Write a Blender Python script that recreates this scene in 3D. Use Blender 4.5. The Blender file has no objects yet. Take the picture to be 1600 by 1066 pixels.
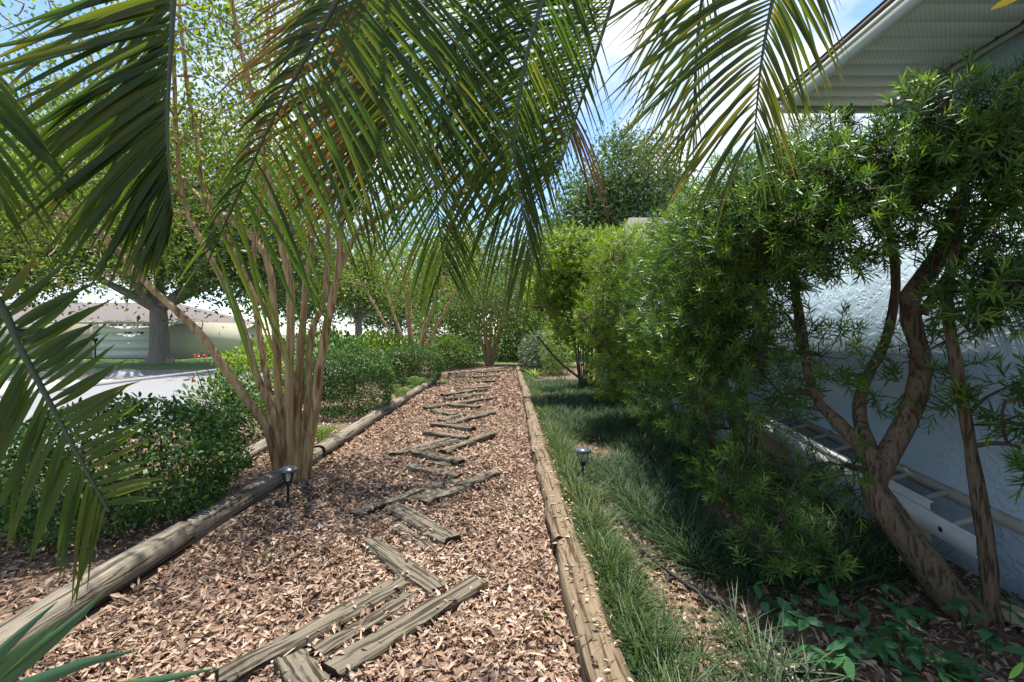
import bpy, math, numpy as np
from mathutils import Vector, Matrix
rng = np.random.default_rng(11)
S = bpy.context.scene
COL = S.collection
# ------------------------------------------------------------------ camera, sky, sun, exposure
F, CX, CY, CH = 740.0, 795.0, 522.0, 1.6
cam = bpy.data.cameras.new('camera'); co = bpy.data.objects.new('camera', cam); COL.objects.link(co)
cam.sensor_width = 36; cam.lens = 36 * F / 1600; cam.clip_start = 0.05; cam.clip_end = 2000
cam.shift_x = (800 - CX) / 1600; cam.shift_y = -(533 - CY) / 1600
co.location = (0, 0, CH); co.rotation_euler = (math.pi / 2, 0, 0)
S.camera = co
SUN = Vector((0.02, 0.24, 0.965)).normalized()
w = bpy.data.worlds.new('World'); S.world = w; w.use_nodes = True
nt = w.node_tree; nt.nodes.clear()
def N(nt, t, **kw):
    n = nt.nodes.new(t)
    for k, v in kw.items(): setattr(n, k, v)
    return n
sky = N(nt, 'ShaderNodeTexSky', sky_type='NISHITA', sun_disc=False, sun_elevation=math.asin(SUN.z),
        sun_rotation=math.atan2(SUN.x, SUN.y), air_density=1.0, dust_density=0.15, ozone_density=4.0)
bg = N(nt, 'ShaderNodeBackground'); bg.inputs[1].default_value = 0.125
out = N(nt, 'ShaderNodeOutputWorld')
tc = N(nt, 'ShaderNodeTexCoord'); mp = N(nt, 'ShaderNodeMapping'); mp.inputs['Scale'].default_value = (1, 1, 1.9)
mp.inputs['Location'].default_value = (0.35, 0.1, 0.0)
no = N(nt, 'ShaderNodeTexNoise'); no.inputs['Scale'].default_value = 2.6; no.inputs['Detail'].default_value = 9; no.inputs['Roughness'].default_value = 0.56
cr = N(nt, 'ShaderNodeValToRGB'); cr.color_ramp.elements[0].position = 0.47; cr.color_ramp.elements[1].position = 0.62
mx = N(nt, 'ShaderNodeMixRGB'); mx.inputs[2].default_value = (4.2, 4.35, 4.6, 1)
L = nt.links.new
L(tc.outputs['Generated'], mp.inputs[0]); L(mp.outputs[0], no.inputs['Vector']); L(no.outputs[0], cr.inputs[0])
L(cr.outputs[0], mx.inputs[0]); L(sky.outputs[0], mx.inputs[1]); L(mx.outputs[0], bg.inputs[0]); L(bg.outputs[0], out.inputs[0])
sl = bpy.data.lights.new('sun', 'SUN'); sl.energy = 4.5; sl.angle = math.radians(0.6); sl.color = (1, 0.95, 0.86)
so = bpy.data.objects.new('sun', sl); COL.objects.link(so); so.rotation_euler = (-SUN).to_track_quat('-Z', 'Y').to_euler(); so.location = (4, 4, 30)
S.view_settings.view_transform = 'Standard'; S.view_settings.look = 'None'; S.view_settings.gamma = 1
S.view_settings.exposure = 1.2
S.cycles.max_bounces = 4; S.cycles.diffuse_bounces = 3; S.cycles.glossy_bounces = 2; S.cycles.transmission_bounces = 3; S.cycles.transparent_max_bounces = 2

# ------------------------------------------------------------------ helpers
def P(px, py, d): return np.array([(px - CX) / F * d, d, CH - (py - CY) / F * d])
def G(px, py, z=0.0):
    d = F * (CH - z) / (py - CY); return np.array([(px - CX) / F * d, d, z])
def nrm(a): return a / np.maximum(np.linalg.norm(a, axis=-1, keepdims=True), 1e-9)
class MB:
    def __init__(s): s.v = []; s.f = {}; s.n = 0; s.r = []
    def add(s, v, faces, rnd=0.5):
        v = np.asarray(v, float)
        for fa in faces:
            fa = np.asarray(fa, int)
            if fa.size: s.f.setdefault(fa.shape[1], []).append(fa + s.n)
        s.v.append(v); s.r.append(np.broadcast_to(np.asarray(rnd, float), (len(v),)).copy()); s.n += len(v); return s
    def mesh(s, name, mat, smooth=False):
        m = bpy.data.meshes.new(name)
        if s.n == 0: return m
        v = np.concatenate(s.v).astype(np.float32)
        tot = []; vi = []
        for k, l in s.f.items():
            a = np.concatenate(l); tot.append(np.full(len(a), k)); vi.append(a.ravel())
        tot = np.concatenate(tot); vi = np.concatenate(vi)
        m.vertices.add(len(v)); m.vertices.foreach_set('co', v.ravel())
        m.loops.add(len(vi)); m.loops.foreach_set('vertex_index', vi.astype(np.int32))
        m.polygons.add(len(tot)); st = np.concatenate([[0], np.cumsum(tot)[:-1]])
        m.polygons.foreach_set('loop_start', st.astype(np.int32)); m.polygons.foreach_set('loop_total', tot.astype(np.int32))
        if smooth: m.polygons.foreach_set('use_smooth', np.ones(len(tot), bool))
        at = m.attributes.new('rnd', 'FLOAT', 'POINT'); at.data.foreach_set('value', np.concatenate(s.r).astype(np.float32))
        m.materials.append(mat); m.update(calc_edges=True); m.validate(); return m
    def build(s, name, mat, parent=None, smooth=False):
        return link(name, s.mesh(name, mat, smooth), parent)
def link(name, data, parent=None, loc=None, rot=None):
    o = bpy.data.objects.new(name, data); COL.objects.link(o)
    if parent is not None and name in ('branches', 'crown', 'foliage', 'twigs'): o['kind'] = 'stuff'
    if loc is not None: o.location = loc
    if rot is not None: o.rotation_euler = rot
    if parent is not None:
        o.parent = parent
    return o
def tag(o, label, cat, group=None, kind=None):
    if label: o['label'] = label
    if cat: o['category'] = cat
    if group: o['group'] = group
    if kind: o['kind'] = kind
    return o
def thing(name, label, cat, loc=(0, 0, 0), group=None): return tag(link(name, None, loc=loc), label, cat, group)
def local(parent, a): return np.asarray(a) - np.array(parent.location)
def tube(mb, pts, rad, sides=6, cap=False, rnd=0.5, lump=0):
    pts = np.asarray(pts, float); n = len(pts); rad = np.broadcast_to(np.asarray(rad, float), (n,))
    t = nrm(np.gradient(pts, axis=0)); ref = np.array([0.31, 0.9, 0.2]); 
    if abs(np.dot(nrm(ref), t.mean(0))) > 0.85 * np.linalg.norm(t.mean(0)): ref = np.array([1, 0.1, 0.3])
    a = nrm(np.cross(t, ref)); b = np.cross(t, a)
    th = np.arange(sides) / sides * 2 * math.pi
    rr = rad[:, None] * (1 + (lump * np.cos(th * 3 + 1)[None] * 0.5 + (rng.normal(0, lump * .5, (n, sides)) if lump else 0)))
    v = pts[:, None] + rr[..., None] * (a[:, None] * np.cos(th)[None, :, None] + b[:, None] * np.sin(th)[None, :, None])
    i = np.arange(n - 1)[:, None] * sides; j = np.arange(sides)[None]; k = (j + 1) % sides
    q = np.stack([i + j, i + k, i + sides + k, i + sides + j], -1).reshape(-1, 4)
    fs = [q]
    if cap: fs.append(np.arange(sides)[::-1][None]); fs.append((np.arange(sides) + (n - 1) * sides)[None])
    mb.add(v.reshape(-1, 3), fs, rnd)
def spline(pts, n):
    p = np.asarray(pts, float); p = np.vstack([2 * p[0] - p[1], p, 2 * p[-1] - p[-2]])
    m = len(p) - 3; u = np.linspace(0, m - 1e-6, n); i = u.astype(int); t = (u - i)[:, None]
    a, b, c, d = p[i], p[i + 1], p[i + 2], p[i + 3]
    return 0.5 * (2 * b + (c - a) * t + (2 * a - 5 * b + 4 * c - d) * t ** 2 + (3 * b - a - 3 * c + d) * t ** 3)
def box(mb, lo, hi, rnd=0.5):
    x0, y0, z0 = lo; x1, y1, z1 = hi
    v = [(x0,y0,z0),(x1,y0,z0),(x1,y1,z0),(x0,y1,z0),(x0,y0,z1),(x1,y0,z1),(x1,y1,z1),(x0,y1,z1)]
    mb.add(v, [[(0,3,2,1),(4,5,6,7),(0,1,5,4),(1,2,6,5),(2,3,7,6),(3,0,4,7)]], rnd)
def lathe(mb, prof, sides=16, cen=(0, 0, 0)):
    th = np.arange(sides) / sides * 2 * math.pi; pr = np.asarray(prof, float); n = len(pr)
    v = np.stack([pr[:, 0:1] * np.cos(th), pr[:, 0:1] * np.sin(th), np.repeat(pr[:, 1:2], sides, 1)], -1).reshape(-1, 3) + np.array(cen)
    i = np.arange(n - 1)[:, None] * sides; j = np.arange(sides)[None]; k = (j + 1) % sides
    mb.add(v, [np.stack([i + j, i + k, i + sides + k, i + sides + j], -1).reshape(-1, 4)])
# leaf templates: (verts with x across, y along, z normal), faces
def strip(prof, bend=0.0, fold=0.0):
    v = []; f4 = []; f3 = []
    for i, (y, wd) in enumerate(prof):
        z = -bend * y * y
        if wd == 0: v.append((0, y, z))
        else: v += [(-wd / 2, y, z + fold * wd), (wd / 2, y, z + fold * wd)]
    idx = 0; prev = None
    for (y, wd) in prof:
        cur = (idx,) if wd == 0 else (idx, idx + 1); idx += len(cur)
        if prev is not None:
            if len(prev) == 2 and len(cur) == 2: f4.append((prev[0], prev[1], cur[1], cur[0]))
            elif len(prev) == 1: f3.append((prev[0], cur[1], cur[0]))
            else: f3.append((prev[0], prev[1], cur[0]))
        prev = cur
    return np.array(v), [np.array(f) for f in (f4, f3) if f]
def folded(wd, bend=0.2, fold=0.35):          # diamond with a raised pair of edges along a midrib, 4 triangles
    v = np.array([(0,0,0), (wd*.5,.42,fold*wd-.1*bend), (0,.45,-.12*bend), (-wd*.5,.42,fold*wd-.1*bend), (0,1,-bend)])
    return v, [np.array([(0,1,2),(0,2,3),(1,4,2),(2,4,3)])]
T_DIA = (np.array([(0,0,0),(.27,.45,.05),(0,1,-.08),(-.27,.45,.05)]), [np.array([(0,1,2),(0,2,3)])])
T_OVAL = strip([(0,0),(.25,.4),(.65,.42),(1,0)], .15)
T_NEEDLE = strip([(0,.05),(.35,.13),(.75,.1),(1,0)], .12)
T_LITTER = [folded(.40, .35, .5), folded(.36, -.25, .4), folded(.45, .1, .3), folded(.12, .1, .3)]
T_BLADE = [strip([(0,.022),(.35,.026),(.7,.019),(1,0)], b) for b in (.25, .5, .85)]
def frames(d, up):
    y = nrm(d); x = np.cross(y, up); bad = np.linalg.norm(x, axis=1) < 1e-3; x[bad] = (1, 0, 0); x = nrm(x); z = np.cross(x, y)
    return np.stack([x, y, z], -1)
def scatter(mb, tmpl, pos, d, up, scale, rnd):
    tv, tf = tmpl; n = len(pos)
    if n == 0: return
    R = frames(d, up); sc = np.asarray(scale).reshape(n, 1, 1)
    v = np.einsum('nij,kj->nki', R, tv) * sc + pos[:, None]
    k = len(tv); off = (np.arange(n) * k)[:, None, None]
    mb.add(v.reshape(-1, 3), [(fa[None] + off).reshape(-1, fa.shape[1]) for fa in tf], np.repeat(rnd, k))
def rdir(n): return nrm(rng.normal(size=(n, 3)))
def ellip(n, c, r, bias=0.5):           # points in an ellipsoid, pushed to its shell
    return np.asarray(c) + rdir(n) * (rng.random((n, 1)) ** bias) * np.asarray(r)
def shell(n, c, r, power=4, thick=.1, wob=.06, zmin=None):
    u = rdir(n); q = (np.abs(u) ** power).sum(1) ** (-1 / power); s = u * q[:, None]
    wv = 1 + wob * (np.sin(u[:, 0:1] * 7 + 1) + np.sin(u[:, 1:2] * 6 + u[:, 2:3] * 8)) - thick * rng.random((n, 1)) ** 1.5 + rng.normal(0, .02, (n, 1))
    return np.asarray(c) + s * np.asarray(r) * wv, nrm(u / np.asarray(r))
def leaves(mb, tmpl, pos, out, size, spread=.8, var=.3, up=0.4):
    n = len(pos); d = nrm(out + spread * rdir(n) + np.array([0, 0, up * .3])); upv = nrm(np.array([0, 0, 1.0]) + .9 * rdir(n))
    scatter(mb, tmpl, pos, d, upv, size * (1 + var * rng.normal(size=n)).clip(.4, 1.8), rng.random(n))
def grow(mb, nodes, targets, r0, r1, sides=4, sag=.12, k=5, up=.25):
    """attach every target to the nearest existing node with a curved, tapering branch"""
    nodes = [np.asarray(q, float) for q in nodes]; nr = [r0] * len(nodes); A = np.array(nodes)
    order = np.argsort([np.min(np.linalg.norm(A - t, axis=1)) for t in targets])
    for ti in order:
        t = targets[ti]; dist = np.linalg.norm(A - t, axis=1) + 1.2 * np.maximum(0, A[:, 2] - t[2])
        i = int(np.argmin(dist)); a = A[i]; ln = np.linalg.norm(t - a)
        if ln < .02: continue
        m = (a + t) / 2 + np.array([0, 0, sag * ln]) + rng.normal(0, .09 * ln, 3)
        s = np.linspace(0, 1, k)[:, None]; c = a * (1 - s) ** 2 + 2 * m * s * (1 - s) + t * s * s
        ra = max(r1 * 1.1, nr[i] * .72); rr = np.linspace(ra, r1 if ln > .3 else min(ra, r1 * 1.3), k)
        tube(mb, c, rr, sides); A = np.vstack([A, c[1:]]); nr += list(rr[1:])
    return A

# ------------------------------------------------------------------ materials
def base_mat(name):
    m = bpy.data.materials.new(name); m.use_nodes = True; n = m.node_tree; return m, n, n.nodes['Principled BSDF'], n.links.new
def ramp(n, cols, pos=None):
    r = N(n, 'ShaderNodeValToRGB'); e = r.color_ramp.elements
    pos = pos or np.linspace(0, 1, len(cols))
    while len(e) < len(cols): e.new(.5)
    for el, c, p in zip(e, cols, pos): el.position = p; el.color = (*c, 1)
    return r
def leaf_mat(name, cols, rough=.5, transl=.35, spec=.35, tint=(1.25, 1.3, .45)):
    m, n, b, l = base_mat(name)
    at = N(n, 'ShaderNodeAttribute', attribute_name='rnd'); r = ramp(n, cols); l(at.outputs['Fac'], r.inputs[0])
    l(r.outputs[0], b.inputs['Base Color']); b.inputs['Roughness'].default_value = rough; b.inputs['Specular IOR Level'].default_value = spec
    if transl > 0:
        t = N(n, 'ShaderNodeBsdfTranslucent'); mu = N(n, 'ShaderNodeMixRGB', blend_type='MULTIPLY'); mu.inputs[0].default_value = 1
        mu.inputs[2].default_value = (*tint, 1); l(r.outputs[0], mu.inputs[1]); l(mu.outputs[0], t.inputs[0])
        ms = N(n, 'ShaderNodeMixShader'); ms.inputs[0].default_value = transl
        l(b.outputs[0], ms.inputs[1]); l(t.outputs[0], ms.inputs[2]); l(ms.outputs[0], n.nodes['Material Output'].inputs[0])
    return m
def surf(name, cols, scale=(1, 1, 1), nscale=5, detail=8, rough=.8, bump=.3, dist=.02, crack=None, pos=None, randomize=False, rgh=.6):
    m, n, b, l = base_mat(name)
    tc = N(n, 'ShaderNodeTexCoord'); mp = N(n, 'ShaderNodeMapping'); mp.inputs['Scale'].default_value = scale
    l(tc.outputs['Object'], mp.inputs[0])
    if randomize:
        oi = N(n, 'ShaderNodeObjectInfo'); vm = N(n, 'ShaderNodeVectorMath', operation='SCALE'); vm.inputs[0].default_value = (37, 19, 53)
        l(oi.outputs['Random'], vm.inputs['Scale']); l(vm.outputs[0], mp.inputs['Location'])
    no = N(n, 'ShaderNodeTexNoise'); no.inputs['Scale'].default_value = nscale; no.inputs['Detail'].default_value = detail; no.inputs['Roughness'].default_value = rgh
    l(mp.outputs[0], no.inputs['Vector']); r = ramp(n, cols, pos); l(no.outputs[0], r.inputs[0])
    colout = r.outputs[0]; hgt = no.outputs[0]
    if crack:
        n2 = N(n, 'ShaderNodeTexNoise'); n2.inputs['Scale'].default_value = crack[0]; n2.inputs['Detail'].default_value = 4
        l(mp.outputs[0], n2.inputs['Vector']); r2 = ramp(n, [crack[1], (1, 1, 1)], [crack[2], crack[2] + .09]); l(n2.outputs[0], r2.inputs[0])
        mu = N(n, 'ShaderNodeMixRGB', blend_type='MULTIPLY'); mu.inputs[0].default_value = 1; l(r.outputs[0], mu.inputs[1]); l(r2.outputs[0], mu.inputs[2]); colout = mu.outputs[0]
        ma = N(n, 'ShaderNodeMath', operation='MULTIPLY_ADD'); ma.inputs[1].default_value = .8; l(r2.outputs[0], ma.inputs[0]); l(no.outputs[0], ma.inputs[2]); hgt = ma.outputs[0]
    l(colout, b.inputs['Base Color']); b.inputs['Roughness'].default_value = rough; b.inputs['Specular IOR Level'].default_value = .3
    if bump:
        bu = N(n, 'ShaderNodeBump'); bu.inputs['Strength'].default_value = bump; bu.inputs['Distance'].default_value = dist; l(hgt, bu.inputs['Height']); l(bu.outputs[0], b.inputs['Normal'])
    return m
def plain(name, c, rough=.5, metal=0, spec=.4):
    m, n, b, l = base_mat(name); b.inputs['Base Color'].default_value = (*c, 1); b.inputs['Roughness'].default_value = rough
    b.inputs['Metallic'].default_value = metal; b.inputs['Specular IOR Level'].default_value = spec; return m
M = {}
M['soil'] = surf('soil', [(.05,.03,.02),(.13,.085,.055),(.2,.13,.085)], nscale=9, bump=.6)
M['mulch'] = surf('mulch_path', [(.07,.042,.03),(.16,.10,.07),(.27,.18,.13)], nscale=30, bump=.8)
M['litter'] = leaf_mat('dead_leaf', [(.05,.03,.02),(.17,.105,.068),(.32,.22,.155),(.44,.33,.245),(.25,.14,.085),(.6,.49,.38)], .6, .1, .3, (1.2,1,.7))
M['timber'] = surf('weathered_timber', [(.045,.036,.024),(.105,.086,.06),(.18,.155,.115),(.28,.25,.2)], (1.1, 34, 34), 2.2, 10, .85, .8, .012, (1.6, (.2,.17,.13), .40), randomize=True)
M['log'] = surf('weathered_log', [(.06,.05,.035),(.14,.118,.085),(.25,.215,.165),(.4,.36,.3)], (1.0, 22, 22), 1.9, 9, .85, .8, .015, (1.6, (.22,.18,.13), .37), randomize=True)
M['log_tan'] = surf('tan_log', [(.055,.038,.023),(.13,.092,.056),(.22,.165,.104),(.31,.25,.175)], (1.0, 20, 20), 1.9, 9, .85, .8, .015, (1.5, (.25,.2,.14), .36), randomize=True)
M['endgrain'] = surf('end_grain', [(.02,.016,.012),(.06,.045,.03)], nscale=20, bump=.4)
M['myrtle'] = surf('myrtle_bark', [(.15,.085,.036),(.3,.19,.085),(.43,.295,.14),(.54,.41,.24)], (17, 17, .8), 2.0, 7, .6, .5, .015, (1.2, (.5,.4,.3), .36), [.25,.42,.56,.72])
M['bark'] = surf('grey_brown_bark', [(.06,.042,.026),(.14,.1,.062),(.235,.17,.105)], (13, 13, 2.0), 3.5, 10, .85, 1.0, .03, (3.6, (.5,.45,.4), .36))
M['oakbark'] = surf('oak_bark', [(.1,.085,.075),(.24,.21,.185),(.36,.32,.29)], (3, 3, .5), 3, 8, .9, .9, .08)
M['twig'] = plain('twig', (.17, .115, .07), .8)
M['darktwig'] = plain('dark_twig', (.07, .05, .035), .8)
M['palm'] = leaf_mat('palm_leaf', [(.04,.08,.025),(.068,.12,.032),(.08,.125,.033),(.115,.14,.035),(.2,.16,.05)], .45, .6, .3, (1.2,1.3,.35))
M['palmlit'] = leaf_mat('palm_leaf_sunlit', [(.05,.09,.03),(.075,.12,.033),(.11,.15,.035),(.17,.165,.035),(.24,.17,.05)], .45, .5, .3, (1.35,1.3,.35))  # palm leaf colour shifted to yellow so these fronds look lit by sun
M['palmgold'] = leaf_mat('palm_leaf_golden', [(.09,.08,.022),(.13,.095,.025),(.17,.105,.025),(.07,.085,.025)], .45, .5, .4, (1.5,1.1,.3))
M['palmdead'] = leaf_mat('palm_leaf_dead', [(.14,.075,.045),(.2,.11,.07),(.1,.06,.04)], .7, .2, .2, (1.2,1,.6))
M['fan'] = leaf_mat('fan_leaf', [(.05,.125,.06),(.07,.15,.06),(.055,.135,.065)], .42, .3, .45)
M['rachis'] = plain('rachis', (.06, .075, .03), .55)
M['podo'] = leaf_mat('podocarpus_leaf', [(.026,.062,.015),(.055,.125,.023),(.12,.215,.032),(.26,.37,.05)], .42, .36, .35)
M['podolit'] = leaf_mat('podocarpus_leaf_sunlit', [(.08,.13,.022),(.14,.22,.03),(.2,.29,.04),(.26,.33,.05)], .45, .42, .3)  # lighter podocarpus leaves, colour raised further to paint sunlight on the far hedge
M['shrublit'] = leaf_mat('bright_shrub_leaf', [(.08,.14,.022),(.15,.23,.032),(.22,.3,.045),(.12,.19,.028)], .5, .45, .25)
M['box'] = leaf_mat('clipped_hedge_leaf', [(.016,.042,.012),(.035,.085,.018),(.06,.13,.025),(.1,.19,.035)], .5, .25, .22)
M['round'] = leaf_mat('shrub_leaf', [(.018,.05,.014),(.036,.092,.02),(.07,.15,.03),(.12,.22,.042)], .46, .28, .28)
M['crape'] = leaf_mat('myrtle_leaf', [(.08,.15,.025),(.13,.21,.03),(.2,.28,.04),(.25,.3,.05)], .5, .45, .3)
M['oak'] = leaf_mat('oak_leaf', [(.045,.08,.025),(.08,.13,.035),(.13,.18,.045),(.17,.2,.05)], .5, .3, .3)
M['farleaf'] = leaf_mat('far_tree_leaf', [(.05,.1,.05),(.085,.15,.07),(.14,.21,.09),(.18,.25,.1)], .5, .25, .35)
M['midleaf'] = leaf_mat('thicket_leaf', [(.04,.08,.025),(.075,.13,.035),(.12,.185,.05),(.16,.22,.06)], .5, .35, .3)
M['silver'] = leaf_mat('silvery_leaf', [(.06,.09,.05),(.12,.16,.1),(.2,.24,.17)], .6, .2, .3)
M['mondo'] = leaf_mat('mondo_blade', [(.014,.036,.018),(.026,.06,.028),(.048,.09,.036),(.09,.14,.055)], .5, .28, .25)
M['liriope'] = leaf_mat('liriope_blade', [(.022,.05,.018),(.042,.082,.024),(.078,.125,.036),(.22,.2,.1)], .5, .3, .25)
M['fern'] = leaf_mat('fern_leaf', [(.07,.12,.025),(.12,.19,.04),(.18,.24,.06)], .5, .4, .3)
M['vine'] = leaf_mat('vine_leaf', [(.028,.1,.035),(.045,.145,.05),(.075,.19,.06)], .35, .28, .45)
M['lawn'] = surf('lawn_grass', [(.06,.11,.025),(.11,.18,.04),(.16,.22,.06)], nscale=6, rough=.9, bump=.5)
M['road'] = surf('road_surface', [(.17,.175,.185),(.21,.212,.22),(.25,.25,.255)], nscale=2.2, rough=.85, bump=.15)
M['concrete'] = surf('concrete', [(.3,.3,.3),(.38,.375,.37)], nscale=3, rough=.8, bump=.1)
M['gravel'] = surf('far_mulch', [(.1,.075,.06),(.26,.2,.17),(.36,.3,.27)], nscale=14, bump=.6)
M['white'] = surf('white_paint', [(.62,.64,.63),(.72,.74,.73)], nscale=3, rough=.45, bump=.05)
M['trim'] = surf('pale_grey_trim', [(.42,.46,.44),(.52,.56,.54)], nscale=3, rough=.5, bump=.05)
M['alu'] = surf('dull_aluminium', [(.42,.42,.4),(.56,.56,.54),(.64,.64,.62)], (1, 1, 1), 6, 8, .5, .1, .004)
M['alub'] = surf('dirty_aluminium', [(.2,.175,.14),(.34,.31,.27),(.42,.4,.36)], (1, 1, 1), 6, 8, .6, .1, .004)
M['black'] = plain('black_plastic', (.02, .02, .022), .42)
M['cap'] = plain('solar_cap', (.09, .1, .115), .22, .2, .6)
M['hole_shade'] = plain('rung_hole_shade', (.02, .02, .02), .8)  # near-black colour painted as the shade inside the hollow rungs
M['cream'] = surf('cream_wall', [(.42,.39,.32),(.5,.47,.4)], nscale=2, bump=.05)
M['shingle'] = surf('shingle', [(.09,.075,.068),(.14,.12,.11),(.19,.165,.15)], (1, 1, 3), 7, 6, .9, .3)
M['lumber'] = surf('lumber', [(.28,.22,.14),(.42,.34,.22),(.5,.42,.3)], (1, 14, 14), 1.5, 6, .8, .3, .004)
M['pink'] = plain('flower', (.6, .12, .16), .6)
M['yellow'] = leaf_mat('yellow_leaf', [(.6,.4,.03),(.55,.45,.06)], .5, .4, .3, (1.2,1.1,.5))
M['freshleaf'] = leaf_mat('fresh_leaf', [(.16,.36,.05),(.2,.42,.06)], .4, .4, .4)
def stucco():
    m, n, b, l = base_mat('pale_blue_stucco'); tc = N(n, 'ShaderNodeTexCoord')
    no = N(n, 'ShaderNodeTexNoise'); no.inputs['Scale'].default_value = 15; no.inputs['Detail'].default_value = 7; no.inputs['Distortion'].default_value = .5
    l(tc.outputs['Object'], no.inputs['Vector']); r = ramp(n, [(0, 0, 0), (1, 1, 1)], [.47, .53]); l(no.outputs[0], r.inputs[0])
    n2 = N(n, 'ShaderNodeTexNoise'); n2.inputs['Scale'].default_value = 60; l(tc.outputs['Object'], n2.inputs['Vector'])
    ad = N(n, 'ShaderNodeMath', operation='MULTIPLY_ADD'); ad.inputs[1].default_value = .3; l(n2.outputs[0], ad.inputs[0]); l(r.outputs[0], ad.inputs[2])
    bu = N(n, 'ShaderNodeBump'); bu.inputs['Strength'].default_value = .55; bu.inputs['Distance'].default_value = .009; l(ad.outputs[0], bu.inputs['Height']); l(bu.outputs[0], b.inputs['Normal'])
    n3 = N(n, 'ShaderNodeTexNoise'); n3.inputs['Scale'].default_value = 1.3; n3.inputs['Detail'].default_value = 6; l(tc.outputs['Object'], n3.inputs['Vector'])
    r3 = ramp(n, [(.33,.46,.58),(.40,.55,.69),(.45,.59,.71)], [.25, .5, .75]); l(n3.outputs[0], r3.inputs[0]); l(r3.outputs[0], b.inputs['Base Color']); b.inputs['Roughness'].default_value = .6
    return m
M['stucco'] = stucco()
def soffit_mat():
    m, n, b, l = base_mat('perforated_soffit'); tc = N(n, 'ShaderNodeTexCoord'); mp = N(n, 'ShaderNodeMapping'); mp.inputs['Scale'].default_value = (50, 50, 1)
    mp.inputs['Rotation'].default_value = (0, 0, .785)
    l(tc.outputs['Object'], mp.inputs[0]); sx = N(n, 'ShaderNodeSeparateXYZ'); l(mp.outputs[0], sx.inputs[0]); ds = []
    for k in (0, 1):
        fr = N(n, 'ShaderNodeMath', operation='FRACT'); l(sx.outputs[k], fr.inputs[0]); s = N(n, 'ShaderNodeMath', operation='SUBTRACT'); s.inputs[1].default_value = .5; l(fr.outputs[0], s.inputs[0])
        p = N(n, 'ShaderNodeMath', operation='POWER'); p.inputs[1].default_value = 2; l(s.outputs[0], p.inputs[0]); ds.append(p)
    ad = N(n, 'ShaderNodeMath', operation='ADD'); l(ds[0].outputs[0], ad.inputs[0]); l(ds[1].outputs[0], ad.inputs[1])
    r = ramp(n, [(.25,.29,.26),(.5,.58,.51)], [.02, .06]); l(ad.outputs[0], r.inputs[0]); l(r.outputs[0], b.inputs['Base Color']); b.inputs['Roughness'].default_value = .5
    return m
M['soffit'] = soffit_mat()

# ------------------------------------------------------------------ setting
def sheet(name, x0, x1, y0, y1, z, mat, nx=1, ny=1, amp=0):
    gx, gy = np.meshgrid(np.linspace(x0, x1, nx + 1), np.linspace(y0, y1, ny + 1)); v = np.stack([gx.ravel(), gy.ravel(), np.full(gx.size, z) + amp * rng.normal(size=gx.size)], -1)
    i = (np.arange(ny)[:, None] * (nx + 1) + np.arange(nx)[None]).ravel(); f = np.stack([i, i + 1, i + nx + 2, i + nx + 1], -1)
    o = MB().add(v, [f]).build(name, mat); o['kind'] = 'structure'; return o
sheet('ground', -600, 600, -300, 900, 0, M['soil'])
sheet('garden_path', -2.4, .4, -1, 24, .006, M['mulch'])
sheet('road', -12.6, -5.9, -60, 260, .004, M['road'])
sheet('lawn', -200, -12.75, 16.9, 300, .004, M['lawn'])
sheet('far_lawn', -5.75, 40, 25.2, 300, .005, M['lawn'])
sheet('driveway', -60, -12.75, 12.6, 16.7, .008, M['concrete'])
sheet('mulch_bed', -19.5, -12.75, 16.8, 21.0, .01, M['gravel'])
for nm, x0, x1 in (('kerb', -12.75, -12.6), ('kerb', -5.9, -5.75)):
    mb = MB(); box(mb, (x0, -60, -.05), (x1, 260, .1)); o = mb.build(nm, M['concrete']); o['kind'] = 'structure'
def litter(name, regs, label, tops=None):
    mb = MB()
    for (x0, x1, y0, y1, dens, sc) in regs:
        n = int((x1 - x0) * (y1 - y0) * dens); pos = np.stack([rng.uniform(x0, x1, n), rng.uniform(y0, y1, n), rng.uniform(.008, .034, n)], -1)
        # drifts: leave thin spots
        keep = rng.random(n) < .55 + .45 * (np.sin(pos[:, 0] * 3.1 + pos[:, 1] * 1.3) * np.sin(pos[:, 1] * 2.3 - pos[:, 0]) > -.55); pos = pos[keep]; n = len(pos)
        yaw = rng.random(n) * 6.283; pit = rng.normal(0, .3, n); d = np.stack([np.cos(yaw) * np.cos(pit), np.sin(yaw) * np.cos(pit), np.sin(pit)], -1)
        up = nrm(np.array([0, 0, 1.0]) + rng.normal(0, .42, (n, 3))); which = rng.integers(0, 4, n); sz = sc * rng.uniform(.018, .074, n) * np.where(which == 3, 1.5, 1); rr = np.clip(rng.random(n) * .92 + .12 * np.sin(pos[:, 0] * 2.7 + 1.5 * np.sin(pos[:, 1] * 1.9)) * np.sin(pos[:, 1] * 1.7 + pos[:, 0]), 0, 1)
        for k in range(4):
            q = which == k; scatter(mb, T_LITTER[k], pos[q], d[q], up[q], sz[q], rr[q])
    if tops is not None and len(tops):
        n = len(tops); a = rng.random(n) * 6.283; scatter(mb, T_LITTER[2], tops, np.stack([np.cos(a), np.sin(a), rng.normal(0, .15, n)], -1), np.array([0, 0, 1.0]) + rng.normal(0, .3, (n, 3)), rng.uniform(.02, .055, n), rng.random(n))
    return tag(mb.build(name, M['litter']), label, 'leaf litter', kind='stuff')
litter('leaf_litter', [(.5, 3.05, 1.2, 5, 1300, 1.05), (.5, 3.05, 5, 14, 260, 1.4)], 'shaded fallen leaves under the shrubs beside the blue wall')
litter('leaf_litter', [(-5.6, -2.5, 2, 6.5, 1100, 1.1), (-5.6, -2.5, 6.5, 18, 220, 1.6)], 'fallen leaves in the bed left of the path edging')
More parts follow.
